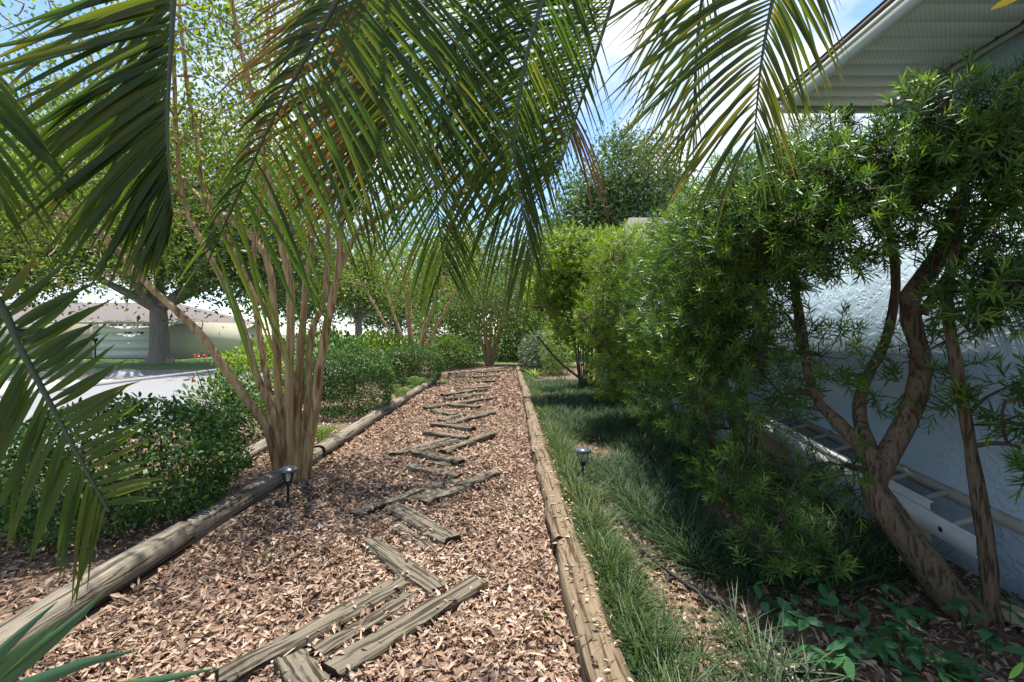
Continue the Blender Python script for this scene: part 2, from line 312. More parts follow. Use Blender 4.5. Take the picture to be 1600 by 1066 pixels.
# weed sprouts on the path
mb = MB()
for _ in range(26):
    c = np.array([rng.uniform(-2.1, .2), rng.uniform(1.9, 9), .02]); n = 7; a = rng.random(n) * 6.283
    leaves(mb, T_OVAL, np.repeat(c[None], n, 0), np.stack([np.cos(a), np.sin(a), np.full(n, .5)], -1), .045, .3)
tag(mb.build('weed_sprouts', M['fern']), 'tiny green weed sprouts among the fallen path leaves', 'weeds', kind='stuff')

# ------------------------------------------------------------------ the house on the right
XW, XF, ZS = 3.1, 2.27, 3.45
house = thing('house', 'pale blue stucco house wall with perforated white soffit behind the shrubs', 'house', (XW, 2, 0))
def hb(name, lo, hi, mat): mb = MB(); box(mb, local(house, lo), local(house, hi)); return mb.build(name, mat, house)
hb('wall', (XW, -3, 0), (XW + .25, 17, 2.62), M['stucco'])
hb('wall', (XW, -3, 2.621), (XW + .25, 3.75, ZS + .05), M['stucco'])
hb('wall', (XW + .252, 3.5, 0), (9, 3.749, ZS + .05), M['stucco'])
hb('wall', (XW + .252, 16.75, 0), (9, 16.99, 2.62), M['stucco'])
hb('fascia', (XF, -3, ZS - .012), (XF + .03, 3.95, ZS + .095), M['trim'])
hb('fascia', (XF + .034, 3.92, ZS - .012), (9, 3.949, ZS + .095), M['trim'])
hb('fascia_trim', (XF - .014, -3, ZS + .06), (XF - .001, 3.95, ZS + .095), M['trim'])
hb('drip_edge', (XF - .03, -3, ZS + .098), (XF + .1, 3.97, ZS + .122), M['shingle'])
hb('soffit_channel', (XW - .04, -3, ZS - .03), (XW - .004, 3.75, ZS - .004), M['trim'])
pw = .145
mb = MB(); x0, x1 = XF + .034, XW - .052
prof = [(0, .012), (.012, 0), (pw - .012, 0), (pw, .012)]
v = [(x, y, ZS + z) for x in (x0, x1) for (y, z) in prof]; v = np.array(v) - np.array((0, 0, ZS))
mb.add(v, [[(0, 4, 5, 1), (1, 5, 6, 2), (2, 6, 7, 3)]]); pm = mb.mesh('soffit_panel', M['soffit'])
for k in range(46):
    o = link('soffit_panel', pm, house, loc=(-XW, -3 - 2 + k * (pw + .004), ZS))
hb('roof_deck', (XF + .03, -3, ZS + .125), (XW + 6, 3.95, ZS + .15), M['shingle'])
mb = MB(); mb.add(local(house, [(XF - .02, -3, ZS + .152), (XF - .02, 3.96, ZS + .152), (XW + 6, 3.96, ZS + 2.5), (XW + 6, -3, ZS + 2.5)]), [[(0, 3, 2, 1)]]); mb.build('roof', M['shingle'], house)
mb = MB(); mb.add(local(house, [(XW - .45, 3.76, 2.66), (XW - .45, 11, 2.66), (9, 11, 3.3), (9, 3.76, 3.3)]), [[(0, 3, 2, 1)]]); mb.build('roof', M['shingle'], house)
mb = MB(); mb.add(local(house, [(XW - .4, 11, 2.67), (9.5, 11, 2.67), (9.5, 14, 5.04), (3.55, 14, 5.04), (XW - .4, 17, 2.67), (9.5, 17, 2.67)]), [[(0, 1, 2, 3), (3, 2, 5, 4)], [(0, 3, 4)]]); mb.build('roof', M['shingle'], house)

# ------------------------------------------------------------------ timbers and logs
def beam_mesh(name, ln, w, h, mat, roundness=.35, jit=.006, nst=9):
    mb = MB(); th = np.arange(12) / 12 * 2 * math.pi + math.pi / 12; e = roundness
    c, s = np.cos(th), np.sin(th); cs = np.sign(c) * np.abs(c) ** e * w / 2; sn = np.sign(s) * np.abs(s) ** e * h / 2
    xs = np.linspace(-ln / 2, ln / 2, nst); xs[1:-1] += rng.normal(0, ln * .01, nst - 2)
    v = np.stack([np.repeat(xs[:, None], 12, 1), cs[None] * (1 + rng.normal(0, .025, (nst, 1))) + rng.normal(0, jit, (nst, 12)) + rng.normal(0, .006, (nst, 1)), sn[None] + rng.normal(0, jit, (nst, 12))], -1)
    v[0, :, 0] += rng.normal(0, .008, 12); v[-1, :, 0] += rng.normal(0, .008, 12)
    i = np.arange(nst - 1)[:, None] * 12; j = np.arange(12)[None]; k = (j + 1) % 12
    mb.add(v.reshape(-1, 3), [np.stack([i + j, i + k, i + 12 + k, i + 12 + j], -1).reshape(-1, 4)])
    m = mb.mesh(name, mat, True)
    return m, [MB().add(v[0], [np.arange(12)[::-1][None]]).mesh('end_grain', M['endgrain']), MB().add(v[-1], [np.arange(12)[None]]).mesh('end_grain', M['endgrain'])]
def beam(name, a, b, w, h, mat, label, cat, group, roundness=.35, jit=.006):
    a, b = np.asarray(a), np.asarray(b); ln = np.linalg.norm(b - a); m, e = beam_mesh(name, ln, w, h, mat, roundness, jit)
    dx, dy, dz = b - a; o = link(name, m, loc=(a + b) / 2, rot=(rng.normal(0, .05), -math.asin(dz / ln), math.atan2(dy, dx)))
    tag(o, label, cat, group); [link('end_grain', q, o) for q in e]; return o
TR = [(515,1040,750,902,.15),(455,1022,505,1100,.15),(497,1018,645,928,.12),(345,1055,628,905,.13),(577,843,685,915,.15),(613,817,678,858,.12),(613,788,706,841,.15),
 (555,800,690,748,.13),(637,782,713,751,.11),(661,782,775,736,.13),(637,726,716,742,.14),(648,717,706,726,.12),(646,703,722,718,.13),(614,708,708,682,.13),(650,703,714,686,.11),(691,703,769,676,.13),
 (663,673,729,682,.14),(676,660,740,667,.13),(687,656,725,645,.12),(699,659,770,642,.14),(676,639,712,646,.15),(695,630,748,635,.13),(663,636,774,620,.14),(691,616,740,609,.14),(695,622,736,619,.13),(710,618,755,614,.13),
 (718,606,766,603,.14),(714,610,760,607,.13),(733,596,772,594,.14),(740,588,780,586,.14),(748,581,796,577,.15)]
ORD = 'nearest second third fourth fifth sixth seventh eighth ninth tenth eleventh twelfth thirteenth fourteenth fifteenth sixteenth seventeenth eighteenth nineteenth twentieth'.split()
ORD += ['twenty-' + q for q in 'first second third fourth fifth sixth seventh eighth ninth'.split()] + ['thirtieth', 'thirty-first', 'thirty-second']
TR.sort(key=lambda t: -(t[1] + t[3]))
TOPS = []
for i, (x0, y0, x1, y1, wd) in enumerate(TR):
    top = .062 if wd > .125 else .04; top += .03 * (y0 < 705); a, b = G(x0, y0, top), G(x1, y1, top); h = .08
    a[2] = b[2] = top - h / 2; a[2] += rng.normal(0, .006); b[2] += rng.normal(0, .006)
    kk = rng.random((16, 1)); sd_ = nrm(np.array([b[1] - a[1], a[0] - b[0], 0])); TOPS.append(np.column_stack([(a * kk + b * (1 - kk) + sd_ * rng.choice([-1, 1], (16, 1)) * wd * rng.uniform(.2, .6, (16, 1)))[:, :2], np.full(16, top + .004)]))
    sl_ = 'slanting away to the right' if y1 < y0 else 'slanting back towards the right'
    beam('timber_tread', a, b, wd, h, M['timber'], f'weathered grey timber tread {sl_}, {ORD[i]} from the camera', 'timber', 'timber treads zigzagging along the path')
nlog = 420; yy = rng.uniform(1.5, 9, nlog); TOPS.append(np.stack([rng.uniform(.34, .54, nlog), yy, rng.uniform(.148, .16, nlog)], -1))
litter('leaf_litter', [(-2.32, .32, 1.2, 5, 3600, 1), (-2.32, .32, 5, 10, 1700, 1.25), (-2.3, .3, 10, 23.5, 520, 1.9)], 'tan and brown fallen leaves covering the garden path', np.vstack(TOPS))
ys = [1.0, 3.62, 6.1, 8.5, 10.9, 13.3, 15.7]
for i in range(len(ys) - 1):
    far = i > 1; z = .085 if i != 1 else .05
    beam('edging_log', (-2.47 + rng.normal(0, .015), ys[i], z), (-2.45 + rng.normal(0, .015), ys[i + 1] - .04, z + .01), .18 if far else .2, .18, M['log'],
         f'weathered round log edging the left side of the path, {ORD[i]} from the camera', 'log', 'logs edging the left side of the path', .75, .008)
ys = [.9, 3.42, 5.9, 8.4, 10.9, 13.4, 15.9, 18.4, 21.5]
for i in range(len(ys) - 1):
    beam('edging_log', (.42 + rng.normal(0, .012), ys[i], .05), (.415 + rng.normal(0, .012), ys[i + 1] - .03, .055), .19, .2, M['log_tan'],
         f'tan flat-topped log edging the right side of the path, {ORD[i]} from the camera', 'log', 'logs edging the right side of the path', .6, .013)
beam('edging_log', G(350, 732, .06) , G(428, 690, .06), .2, .18, M['log'], 'log lying behind the crape myrtle trunks in the left bed', 'log', None, .85)
beam('edging_log', (-2.3, 18.2, .04), (-.2, 21.6, .04), .16, .14, M['log'], 'dark log closing the far left end of the path', 'log', None, .85)
beam('edging_log', (-.15, 21.7, .04), (.9, 23.6, .04), .16, .14, M['log'], 'dark log closing the far right end of the path', 'log', None, .85)

# ------------------------------------------------------------------ solar lights, hose, ladder, lumber
def solar(loc, h, label):
    t = thing('solar_light', label, 'garden light', loc, 'solar path lights'); s = h / .32
    mb = MB(); tube(mb, [(0, 0, -.05), (0, 0, .16 * s)], [.012, .012], 10); mb.build('pole', M['black'], t, True)
    mb = MB(); lathe(mb, [(.012, .155 * s), (.02, .16 * s), (.03, .185 * s), (.026, .19 * s), (0, .188 * s)], 16); mb.build('cup', M['black'], t, True)
    for k in range(8):
        a = k * math.pi / 4; b_ = a + (.75 if k % 2 else -.75); mb = MB()
        pts = spline([(.028 * math.cos(a), .028 * math.sin(a), .183 * s), (.05 * math.cos((a + b_) / 2), .05 * math.sin((a + b_) / 2), .23 * s), (.064 * math.cos(b_), .064 * math.sin(b_), .285 * s)], 6)
        tube(mb, pts, .0042, 5); mb.build('strut', M['black'], t, True)
    mb = MB(); lathe(mb, [(0, .272 * s), (.07, .276 * s), (.088, .284 * s), (.09, .292 * s), (.08, .305 * s), (.055, .315 * s), (.02, .32 * s), (0, .321 * s)], 20); mb.build('cap', M['cap'], t, True)
    mb = MB(); lathe(mb, [(.018, .2 * s), (.02, .27 * s)], 12); mb.build('lens', plain('frosted_lens', (.5, .5, .48), .3), t, True)
solar(G(450, 789), .36, 'black solar path light beside the crape myrtle trunks')
solar(np.array([.79, 5.05, 0]), .39, 'dark solar path light half sunk in the border grass')
def hose(name, pts, r, mat, label):
    mb = MB(); tube(mb, spline(pts, 60), r, 8, True); tag(mb.build(name, mat, smooth=True), label, 'hose')
hose('irrigation_hose', [(.86, 5.1, .02), G(950, 790, .06), G(975, 820, .05), G(1005, 860, .06), G(1075, 915, .05), G(1130, 945, .06), G(1200, 1000, .05), G(1275, 1058, .05), G(1330, 1110, .05)], .013, M['black'], 'black irrigation hose running through the grass and leaves')
hose('garden_hose', [(3.0, 4.6, .03), (2.85, 3.7, .03), (2.72, 3.0, .025), (2.95, 2.6, .025), (3.0, 1.9, .025)], .016, M['black'], 'black hose on the ground below the ladder by the wall')
lad = thing('ladder', 'dull metal extension ladder lying beside the blue wall', 'ladder', (2.9, 2.8, .33))
def rail(y0, y1, X, zoff, hh, mat):
    mb = MB(); sl_ = .11
    def seg(xa, xb, za, zb):
        v = [(xa, y0, za), (xb, y0, za), (xb, y0, zb), (xa, y0, zb)]; v = np.array(v); v2 = v + np.array([0, y1 - y0, (y1 - y0) * sl_])
        off = np.array([X - 2.9, 0, zoff + y0 * sl_]); mb.add(np.vstack([v, v2]) + off, [[(0, 1, 2, 3), (7, 6, 5, 4), (0, 4, 5, 1), (1, 5, 6, 2), (2, 6, 7, 3), (3, 7, 4, 0)]])
    seg(-.003, .003, -hh / 2, hh / 2); seg(.0032, .03, hh / 2 - .006, hh / 2 - .0002); seg(.0032, .03, -hh / 2 + .0002, -hh / 2 + .006)
    mb.build('rail', mat, lad)
rail(.0, 2.75, 2.76, 0, .12, M['alu']); rail(.35, 2.9, 2.80, .075, .075, M['alu']); rail(-.6, 2.75, 3.07, .1, .075, M['alub'])
for k in range(8):
    y = .22 + k * .31; z = y * .11
    mb = MB(); tube(mb, [(-.147, y, z), (.17, y, z + .1)], .019, 12); mb.build('rung', M['alub'], lad, True)
    mb = MB(); lathe(mb, [(.0235, 0), (.0235, .006), (.017, .008), (.017, 0)], 16); o = mb.build('rung_end', M['alu'], lad, True); o.location = (-.143, y, z); o.rotation_euler = (0, -math.pi / 2, 0)
    mb = MB(); mb.add([(.0168 * math.cos(a), .0168 * math.sin(a), 0) for a in np.arange(12) / 12 * 6.283], [np.arange(12)[None]]); o = mb.build('hole_shade', M['hole_shade'], lad); o.location = (-.1475, y, z); o.rotation_euler = (0, -math.pi / 2, 0)  # flat dark disc stands for the shade in each rung opening
beam('lumber_piece', (2.62, 3.05, .07), (3.0, 3.5, .2), .16, .1, M['lumber'], 'pale sawn plank propped under the metal ladder', 'lumber', None, .2, .001)
beam('lumber_piece', (2.72, 2.75, .045), (3.05, 2.2, .045), .14, .08, M['lumber'], 'pale sawn board lying right of the slanting shrub trunk', 'lumber', None, .2, .001)
beam('lumber_piece', (2.7, 5.2, .28), (3.06, 5.25, .28), .14, .54, M['lumber'], 'stacked wood block under the far end of the ladder', 'lumber', None, .2, .001)

# ------------------------------------------------------------------ podocarpus shrubs
def whorls(mb, pos, dr, per, size, tmpl=T_NEEDLE):
    n = len(pos); p = np.repeat(pos, per, 0); D = np.repeat(nrm(dr), per, 0); k = n * per
    s = np.tile(np.linspace(0, 1, per), n); ang = np.tile(np.arange(per) * 2.4, n) + np.repeat(rng.random(n) * 6.28, per)
    a = nrm(np.cross(D, np.array([.2, .3, .93]) + 0 * D)); b = np.cross(D, a); el = .25 + .85 * s + rng.normal(0, .12, k)
    d = D * np.sin(el)[:, None] + (a * np.cos(ang)[:, None] + b * np.sin(ang)[:, None]) * np.cos(el)[:, None]
    p = p + D * ((s - .5) * size * 1.3)[:, None]; sz = size * (1 - .35 * s) * rng.uniform(.75, 1.2, k)
    r = np.clip(np.repeat(rng.random(n), per) * .55 + s * .35 + rng.normal(0, .08, k), 0, 1)
    scatter(mb, tmpl, p, d, D + .25 * rdir(k), sz, r)
def shrub(name, label, base, stems, blobs, nw, per, size, mat, rs=.05, ncl=90, bark='bark', tw='darktwig', cat='shrub', tmpl=T_NEEDLE, group=None):
    t = thing(name, label, cat, base, group); nodes = []
    for st, r in stems:
        sp = spline(local(t, st), 18); mb = MB(); rr = np.linspace(r, r * .5, 18) * (1 + .08 * np.sin(np.linspace(0, 9, 18))); rr[0] *= 1.3
        tube(mb, sp, rr * (1 + rng.normal(0, .07, 18)), 12, lump=.08); mb.build('trunk', M[bark], t, True); nodes += list(sp[5:])
    vol = np.array([np.prod(b[1]) ** .67 * (b[2] if len(b) > 2 else 1) for b in blobs]); vol /= vol.sum(); blobs = [b[:2] for b in blobs]
    cl = np.vstack([ellip(max(2, int(ncl * f)), c, np.array(r) * .8, .5) for (c, r), f in zip(blobs, vol)]) - np.array(t.location)
    mb = MB(); A = grow(mb, nodes, cl, rs * .45, .006, 5); 
    W, D = [], []
    for (c, r), f in zip(blobs, vol):
        n = int(nw * f); p = ellip(n, c, r, .38); W.append(p); D.append(nrm((p - np.array(c)) / np.array(r) + .7 * rdir(n) + np.array([0, 0, .45])))
    W = np.vstack(W) - np.array(t.location); D = np.vstack(D)
    for p, d in list(zip(W, D))[::2]:          # twigs back to the framework
        i = np.argmin(((A - p) ** 2).sum(1)); a = A[i]; m_ = (a + p) / 2 - d * .05; tube(mb, [a, m_, p, p + d * size * .7], [.005, .004, .003, .002], 3)
    mb.build('branches', M[tw], t, True)
    mb = MB(); whorls(mb, W, D, per, size, tmpl); mb.build('crown', M[mat], t)
    return t
b0 = G(1515, 968)
shrub('podocarpus', 'large dark podocarpus with thick slanting trunk against the blue wall', b0,
      [([b0, P(1440, 870, 2.75), P(1372, 775, 2.85), P(1375, 735, 2.9), P(1425, 640, 2.95), P(1440, 560, 3.0), P(1420, 470, 3.05), P(1470, 400, 3.05), P(1510, 290, 3.0)], .085),
       ([P(1372, 775, 2.85), P(1365, 720, 2.9), P(1310, 660, 3.1), P(1270, 610, 3.3), P(1250, 500, 3.5), P(1235, 400, 3.6)], .05),
       ([P(1375, 735, 2.9), P(1345, 660, 3.1), P(1350, 600, 3.25), P(1385, 530, 3.3), P(1400, 430, 3.3), P(1380, 300, 3.3)], .045),
       ([P(1440, 490, 3.02), P(1490, 420, 2.95), P(1540, 350, 2.85), P(1590, 300, 2.8)], .03)],
      [((2.0, 2.95, 2.42), (.6, .55, .5)), ((2.5, 2.6, 2.7), (.5, .42, .36)), ((2.78, 2.55, 2.3), (.3, .35, .45), .8), ((1.75, 3.5, 2.3), (.55, .65, .65)), ((2.35, 3.7, 2.75), (.55, .65, .5)), ((1.9, 4.3, 2.35), (.6, .7, .65)), ((2.6, 2.5, 1.8), (.35, .3, .2)), ((1.75, 4.1, 1.6), (.55, .6, .45)), ((1.8, 3.6, 1.25), (.5, .6, .45), .28), ((2.1, 3.35, 1.45), (.35, .45, .45), .22), ((2.55, 3.0, 1.35), (.4, .4, .35), .2), ((1.75, 3.3, .6), (.45, .5, .3), .3), ((2.15, 3.1, .7), (.35, .4, .3), .15), ((1.7, 2.9, .3), (.35, .35, .2), .35)],
      4500, 19, .08, 'podo', .085, 240)
b1 = G(1548, 972)
shrub('podocarpus', 'slender straight podocarpus trunk beside the thick slanting one', b1,
      [([b1, P(1545, 880, 2.62), P(1525, 750, 2.66), P(1500, 600, 2.7), P(1480, 470, 2.75), P(1500, 350, 2.75)], .042)],
      [((2.75, 2.45, 1.25), (.3, .35, .2)), ((2.55, 2.7, 2.5), (.35, .4, .4)), ((2.75, 2.3, .95), (.22, .3, .16)), ((2.8, 2.9, 1.9), (.3, .4, .4), .6)], 230, 17, .1, 'podo', .045, 26)
b2 = np.array([2.35, 4.9, 0.])
shrub('podocarpus', 'middle podocarpus of the hedge, its lower leaves reaching the grass', b2,
      [([b2, (2.3, 4.85, .7), (2.15, 4.8, 1.3), (2.1, 4.9, 2.2)], .055), ([b2 + (.05, .1, 0), (2.5, 5.0, .8), (2.45, 5.2, 1.6), (2.4, 5.3, 2.5)], .045), ([b2 + (-.05, -.1, 0), (2.0, 4.5, .5), (1.75, 4.2, .9), (1.6, 4.1, 1.4)], .035)],
      [((2.15, 5.4, 2.5), (.65, .9, .75)), ((1.85, 5.2, 1.65), (.6, .8, .6), .7), ((2.2, 6.3, 2.1), (.7, .8, .9)), ((1.9, 4.7, .75), (.5, .6, .4), .35), ((1.75, 3.7, .45), (.35, .5, .25), .35), ((2.1, 5.9, .8), (.6, .7, .45), .7)],
      3000, 17, .082, 'podo', .06, 150)
b3 = np.array([2.4, 7.9, 0.])
shrub('podocarpus', 'sunlit yellow-green podocarpus further along the hedge', b3,
      [([b3, (2.35, 7.9, .8), (2.1, 8, 1.7), (2.0, 8.1, 2.6)], .06), ([b3 + (0, .1, 0), (2.5, 8.2, .9), (2.5, 8.5, 2)], .05), ([b3, (2.1, 7.6, .7), (1.5, 7.4, 1.4), (1.1, 7.4, 1.9)], .04)],
      [((1.95, 7.7, 2.75), (.7, .9, .65)), ((1.65, 7.8, 1.9), (.6, .9, .6)), ((2.3, 8.6, 2.9), (.8, .9, .7)), ((2.3, 7.4, 1.2), (.6, .7, .5)), ((1.85, 7.9, .95), (.55, .9, .55), .7)],
      2300, 14, .1, 'podolit', .06, 80)
b4 = np.array([2.5, 11.2, 0.])
shrub('viburnum', 'tall bright green shrub leaning over the right of the path', b4,
      [([b4, (2.3, 11, .9), (1.6, 10.8, 2.0), (1.1, 10.8, 3.0)], .07), ([b4, (2.5, 11.3, 1.2), (2.1, 11.6, 2.4), (2.0, 11.7, 3.4)], .06),
       ([(2.4, 11.0, .25), (1.7, 10.6, .55), (1.1, 10.4, 1.0), (.62, 10.3, 1.55)], .04), ([(2.3, 11, .9), (1.6, 10.5, 1.75), (.9, 10.3, 2.15), (.55, 10.2, 2.2)], .035)],
      [((1.5, 10.8, 3.3), (.95, 1.0, .75)), ((1.1, 11.2, 2.6), (.75, 1.0, .6)), ((2.3, 11.6, 3.4), (.9, 1, .8)), ((1.9, 10.4, 2.5), (.8, .9, .6)), ((2.5, 10.6, 1.6), (.5, .7, .5)), ((1.6, 10.7, 1.75), (.7, .9, .5), .6), ((2.3, 11, 1.0), (.6, .8, .5), .5)],
      2600, 11, .1, 'shrublit', .07, 90, 'bark', 'darktwig', tmpl=T_DIA)
# clump of canes
t = thing('cane_clump', 'clump of thin upright dark canes in the right bed', 'shrub', (2.15, 13.2, 0)); mbl = MB()
for k in range(26):
    a = rng.random() * 6.28; r = rng.random() * .26; c = np.array([r * math.cos(a), r * math.sin(a), 0]); top = c * 2.4 + np.array([0, 0, rng.uniform(1.3, 2.3)]) + rng.normal(0, .06, 3)
    mb = MB(); tube(mb, spline([c, (c + top) / 2 + rng.normal(0, .03, 3), top], 7), [.016] * 6 + [.008], 6); mb.build('cane', M['darktwig'], t, True)
    n = 46; pos = top + rng.normal(0, .22, (n, 3)) * (1, 1, 1.2); leaves(mbl, T_DIA, pos, rdir(n), .12)
mbl.build('foliage', M['shrublit'], t)

# ------------------------------------------------------------------ crape myrtles
def myrtle(name, label, base, stems, canopy, ncl, per, lsize, lr, tip=.006, group='crape myrtles along the left of the path', mat='crape', nextra=0):
    t = thing(name, label, 'tree', base, group); nodes = []
    for st, r in stems:
        n = 26; sp = spline(local(t, st), n) + np.cumsum(rng.normal(0, .006, (n, 3)), 0); rr = r * np.linspace(.86, .3, n); rr[:3] *= (1.2, 1.1, 1.03)
        mb = MB(); tube(mb, sp, rr, 10, lump=.09); mb.build('stem', M['myrtle'], t, True); nodes += list(sp[9:])
    cl = np.vstack([ellip(int(ncl * f), c, r, .55) for c, r, f in canopy]) - np.array(t.location)
    mb = MB(); grow(mb, nodes, cl, .032, tip, 5, sag=-.05, k=6); mb.build('branches', M['myrtle'], t, True)
    mb = MB(); pos = np.repeat(cl, per, 0) + rng.normal(0, lr, (len(cl) * per, 3)); leaves(mb, T_DIA, pos, rdir(len(pos)), lsize, 1.0); mb.build('crown', M[mat], t)
    return t
mbase = G(452, 752)
def ms(l, dd=0, r=.05):
    n = len(l); ds = 5.15 + dd * np.linspace(0, 1, n) ** .8
    return [P(x, y, d) for (x, y), d in zip(l, ds)], r
myrtle('crape_myrtle', 'big multi-stemmed crape myrtle with smooth tan trunks by the path', mbase, [
    ms([(438,752),(416,672),(360,590),(322,537),(270,481),(221,432),(161,365),(90,335),(-20,300)], -.5, .062),
    ms([(442,750),(425,650),(398,594),(368,500),(319,399),(285,330),(270,200),(262,60),(255,-80)], .1, .052),
    ms([(452,752),(440,640),(432,500),(413,387),(345,330),(318,290),(304,190),(288,80),(275,-80)], .6, .06),
    ms([(458,752),(450,612),(451,462),(441,400),(425,320),(400,190),(372,60),(350,-90)], -.3, .058),
    ms([(466,752),(466,612),(476,462),(484,387),(478,300),(468,180),(480,40),(490,-90)], .7, .055),
    ms([(474,750),(490,640),(500,567),(514,490),(529,425),(536,350),(552,240),(545,100),(530,-60)], -.2, .062),
    ms([(470,748),(480,620),(486,519),(503,474),(510,400),(500,300),(430,160),(415,20),(400,-90)], .9, .05),
    ms([(478,750),(494,600),(522,450),(556,370),(604,333),(680,292),(740,268),(800,240)], .6, .05),
    ms([(446,752),(424,620),(404,500),(396,400),(420,250),(432,100),(428,-70)], 1.1, .05),
    ms([(462,752),(458,600),(420,500),(380,440),(330,345),(250,250),(180,180),(120,60)], .5, .05)],
    [((-3.2, 5.3, 5.0), (2.6, 1.7, 1.7), .42), ((-5.0, 4.9, 3.1), (1.7, 1.4, 1.1), .42), ((-1.3, 5.9, 4.2), (1.5, 1.4, 1.5), .2), ((-2.4, 5.7, 3.5), (1.7, 1.2, .9), .2)], 820, 32, .052, .2)
def fan_stems(base, n, spread, h, r, curve=.5):
    out_ = []
    for k in range(n):
        a = k / n * 6.283 + rng.normal(0, .25); s = spread * rng.uniform(.5, 1.1); b = np.array(base)
        out_.append(([b + (.14 * math.cos(a), .14 * math.sin(a), 0), b + (s * .35 * math.cos(a), s * .35 * math.sin(a), h * .35), b + (s * .7 * math.cos(a), s * .7 * math.sin(a), h * .68), b + (s * math.cos(a), s * math.sin(a), h)], r * rng.uniform(.8, 1.15)))
    return out_
m2 = (-3.7, 18.5, 0); myrtle('crape_myrtle', 'second crape myrtle rising behind the clipped hedges', m2, fan_stems(m2, 9, 2.3, 4.2, .085), [((-3.7, 18.5, 4.7), (3.6, 2.8, 2.2), 1)], 260, 52, .08, .36, .009)
m3 = (-1.0, 24.5, 0); myrtle('crape_myrtle', 'small crape myrtle standing at the end of the path', m3, fan_stems(m3, 8, 1.2, 3.2, .1), [((-1.0, 24.5, 3.5), (2.8, 2.2, 2.1), 1)], 230, 60, .09, .34, .009, mat='midleaf')

# ------------------------------------------------------------------ trees, thicket
def tree(name, label, base, r, h, canopy, ncl, per, lsize, lr, mat, bark='oakbark', group=None, limbs=7, cat='tree'):
    t = thing(name, label, cat, base, group); b = np.zeros(3); mb = MB(); n = 12; z = np.linspace(0, h, n)
    pts = np.stack([.1 * r * np.sin(z), .1 * r * np.cos(z * 1.3), z], -1); rr = r * (1 - .3 * z / h); rr[0] *= 1.45; rr[1] *= 1.12
    tube(mb, pts, rr, 14, lump=.05); mb.build('trunk', M[bark], t, True)
    cl = np.vstack([ellip(max(3, int(ncl * f)), c, q, .45) for c, q, f in canopy]) - np.array(t.location)
    mb = MB(); main = cl[rng.choice(len(cl), limbs, False)]; top = pts[-3:]
    A = [np.array(top[-1])]
    for m_ in main:
        sp = spline([top[0], top[0] * .5 + m_ * .4 + (0, 0, .1 * h), m_], 10); tube(mb, sp, np.linspace(r * .55, r * .08, 10), 8); A += list(sp[3:])
    grow(mb, A, cl, r * .14, .02, 4); mb.build('branches', M[bark], t, True)
    mb = MB(); pos = np.repeat(cl, per, 0) + rng.normal(0, lr, (len(cl) * per, 3)); leaves(mb, T_DIA, pos, rdir(len(pos)) + .3 * nrm(pos), lsize, .8); mb.build('crown', M[mat], t)
    return t
tree('oak_tree', 'old oak with thick grey trunk on the lawn across the road', (-19, 25.7, 0), .52, 3.6, [((-19, 26, 9), (9, 8, 5), .6), ((-25, 23, 6.0), (6, 5, 2.6), .3), ((-13.5, 24, 6.2), (5, 5, 2.7), .3)], 640, 95, .22, .75, 'oak', limbs=9)
tree('oak_tree', 'tall bushy blue-green tree beyond the hedge on the right', (9, 36, 0), .5, 6, [((8.8, 36, 11), (5.2, 4.5, 5.6), .7), ((5.6, 35, 8.5), (3, 3, 4.5), .3)], 330, 100, .3, .7, 'farleaf')
tree('oak_tree', 'rounded tree behind the end of the path', (2.6, 31, 0), .3, 3, [((2.6, 31, 5), (3.6, 3, 3.6), 1)], 190, 70, .24, .6, 'midleaf')
tree('oak_tree', 'leafy tree behind the small crape myrtle', (-2.6, 34, 0), .3, 3, [((-2.6, 34, 5.2), (4.2, 3, 3.6), 1)], 200, 70, .26, .6, 'midleaf')
tree('oak_tree', 'distant tree seen between the second crape myrtle stems', (-13, 55, 0), .4, 3, [((-13, 55, 5), (6, 4, 3.6), 1)], 130, 70, .4, .8, 'farleaf')
tree('oak_tree', 'pale green tree over the bushes left of the second crape myrtle', (-10.5, 33, 0), .3, 3, [((-10.5, 33, 5.4), (3.6, 3, 3.2), 1)], 120, 60, .25, .6, 'oak')
tree('oak_tree', 'far tree right of the old oak behind the lawn', (-27, 62, 0), .5, 4, [((-27, 62, 8), (8, 6, 5), 1)], 150, 70, .5, 1.0, 'farleaf')
def bush(name, label, c, r, n, size, mat, tmpl=T_DIA, power=2.4, thick=.45, wob=.06, cat='shrub', group=None, spread=.8):
    c = np.array(c, float); t = thing(name, label, cat, (c[0], c[1], 0), group); mb = MB()
    lo = np.zeros(3); tg = local(t, ellip(26, c, np.array(r) * .75)); grow(mb, [lo, lo + (0, 0, .1)], tg, .022, .006, 5); mb.build('branches', M['darktwig'], t, True)
    p, nn = shell(n, c, r, power, thick, wob); spread = 2.2 if power > 2.5 else spread; q = p[:, 2] > .03; mb = MB(); leaves(mb, tmpl, p[q] - np.array(t.location), nn[q], size, spread); mb.build('foliage', M[mat], t); return t
bush('shrub', 'rounded glossy dark green shrub left of the near log', (-3.45, 4.15, .46), (.92, .85, .52), 15000, .046, 'round', T_OVAL, 2.6, .22)
bush('clipped_hedge', 'nearer clipped box hedge behind the crape myrtle', (-3.2, 9.5, .64), (.78, .8, .64), 21000, .036, 'box', T_OVAL, 4, .12)
bush('clipped_hedge', 'further clipped box hedge left of the path', (-3.0, 14.8, .62), (.85, 1.0, .58), 15000, .046, 'box', T_OVAL, 3.5, .12)
bush('shrub', 'loose green shrub left of the crape myrtle trunks', (-4.1, 6.9, .5), (.6, .7, .52), 3000, .06, 'round', T_OVAL, 2, .8)
bush('shrub', 'dark leafy shrub behind the crape myrtle stems', (-4.9, 12.5, .85), (1.3, 1.2, .85), 5200, .1, 'round', T_OVAL, 2.2, .5)
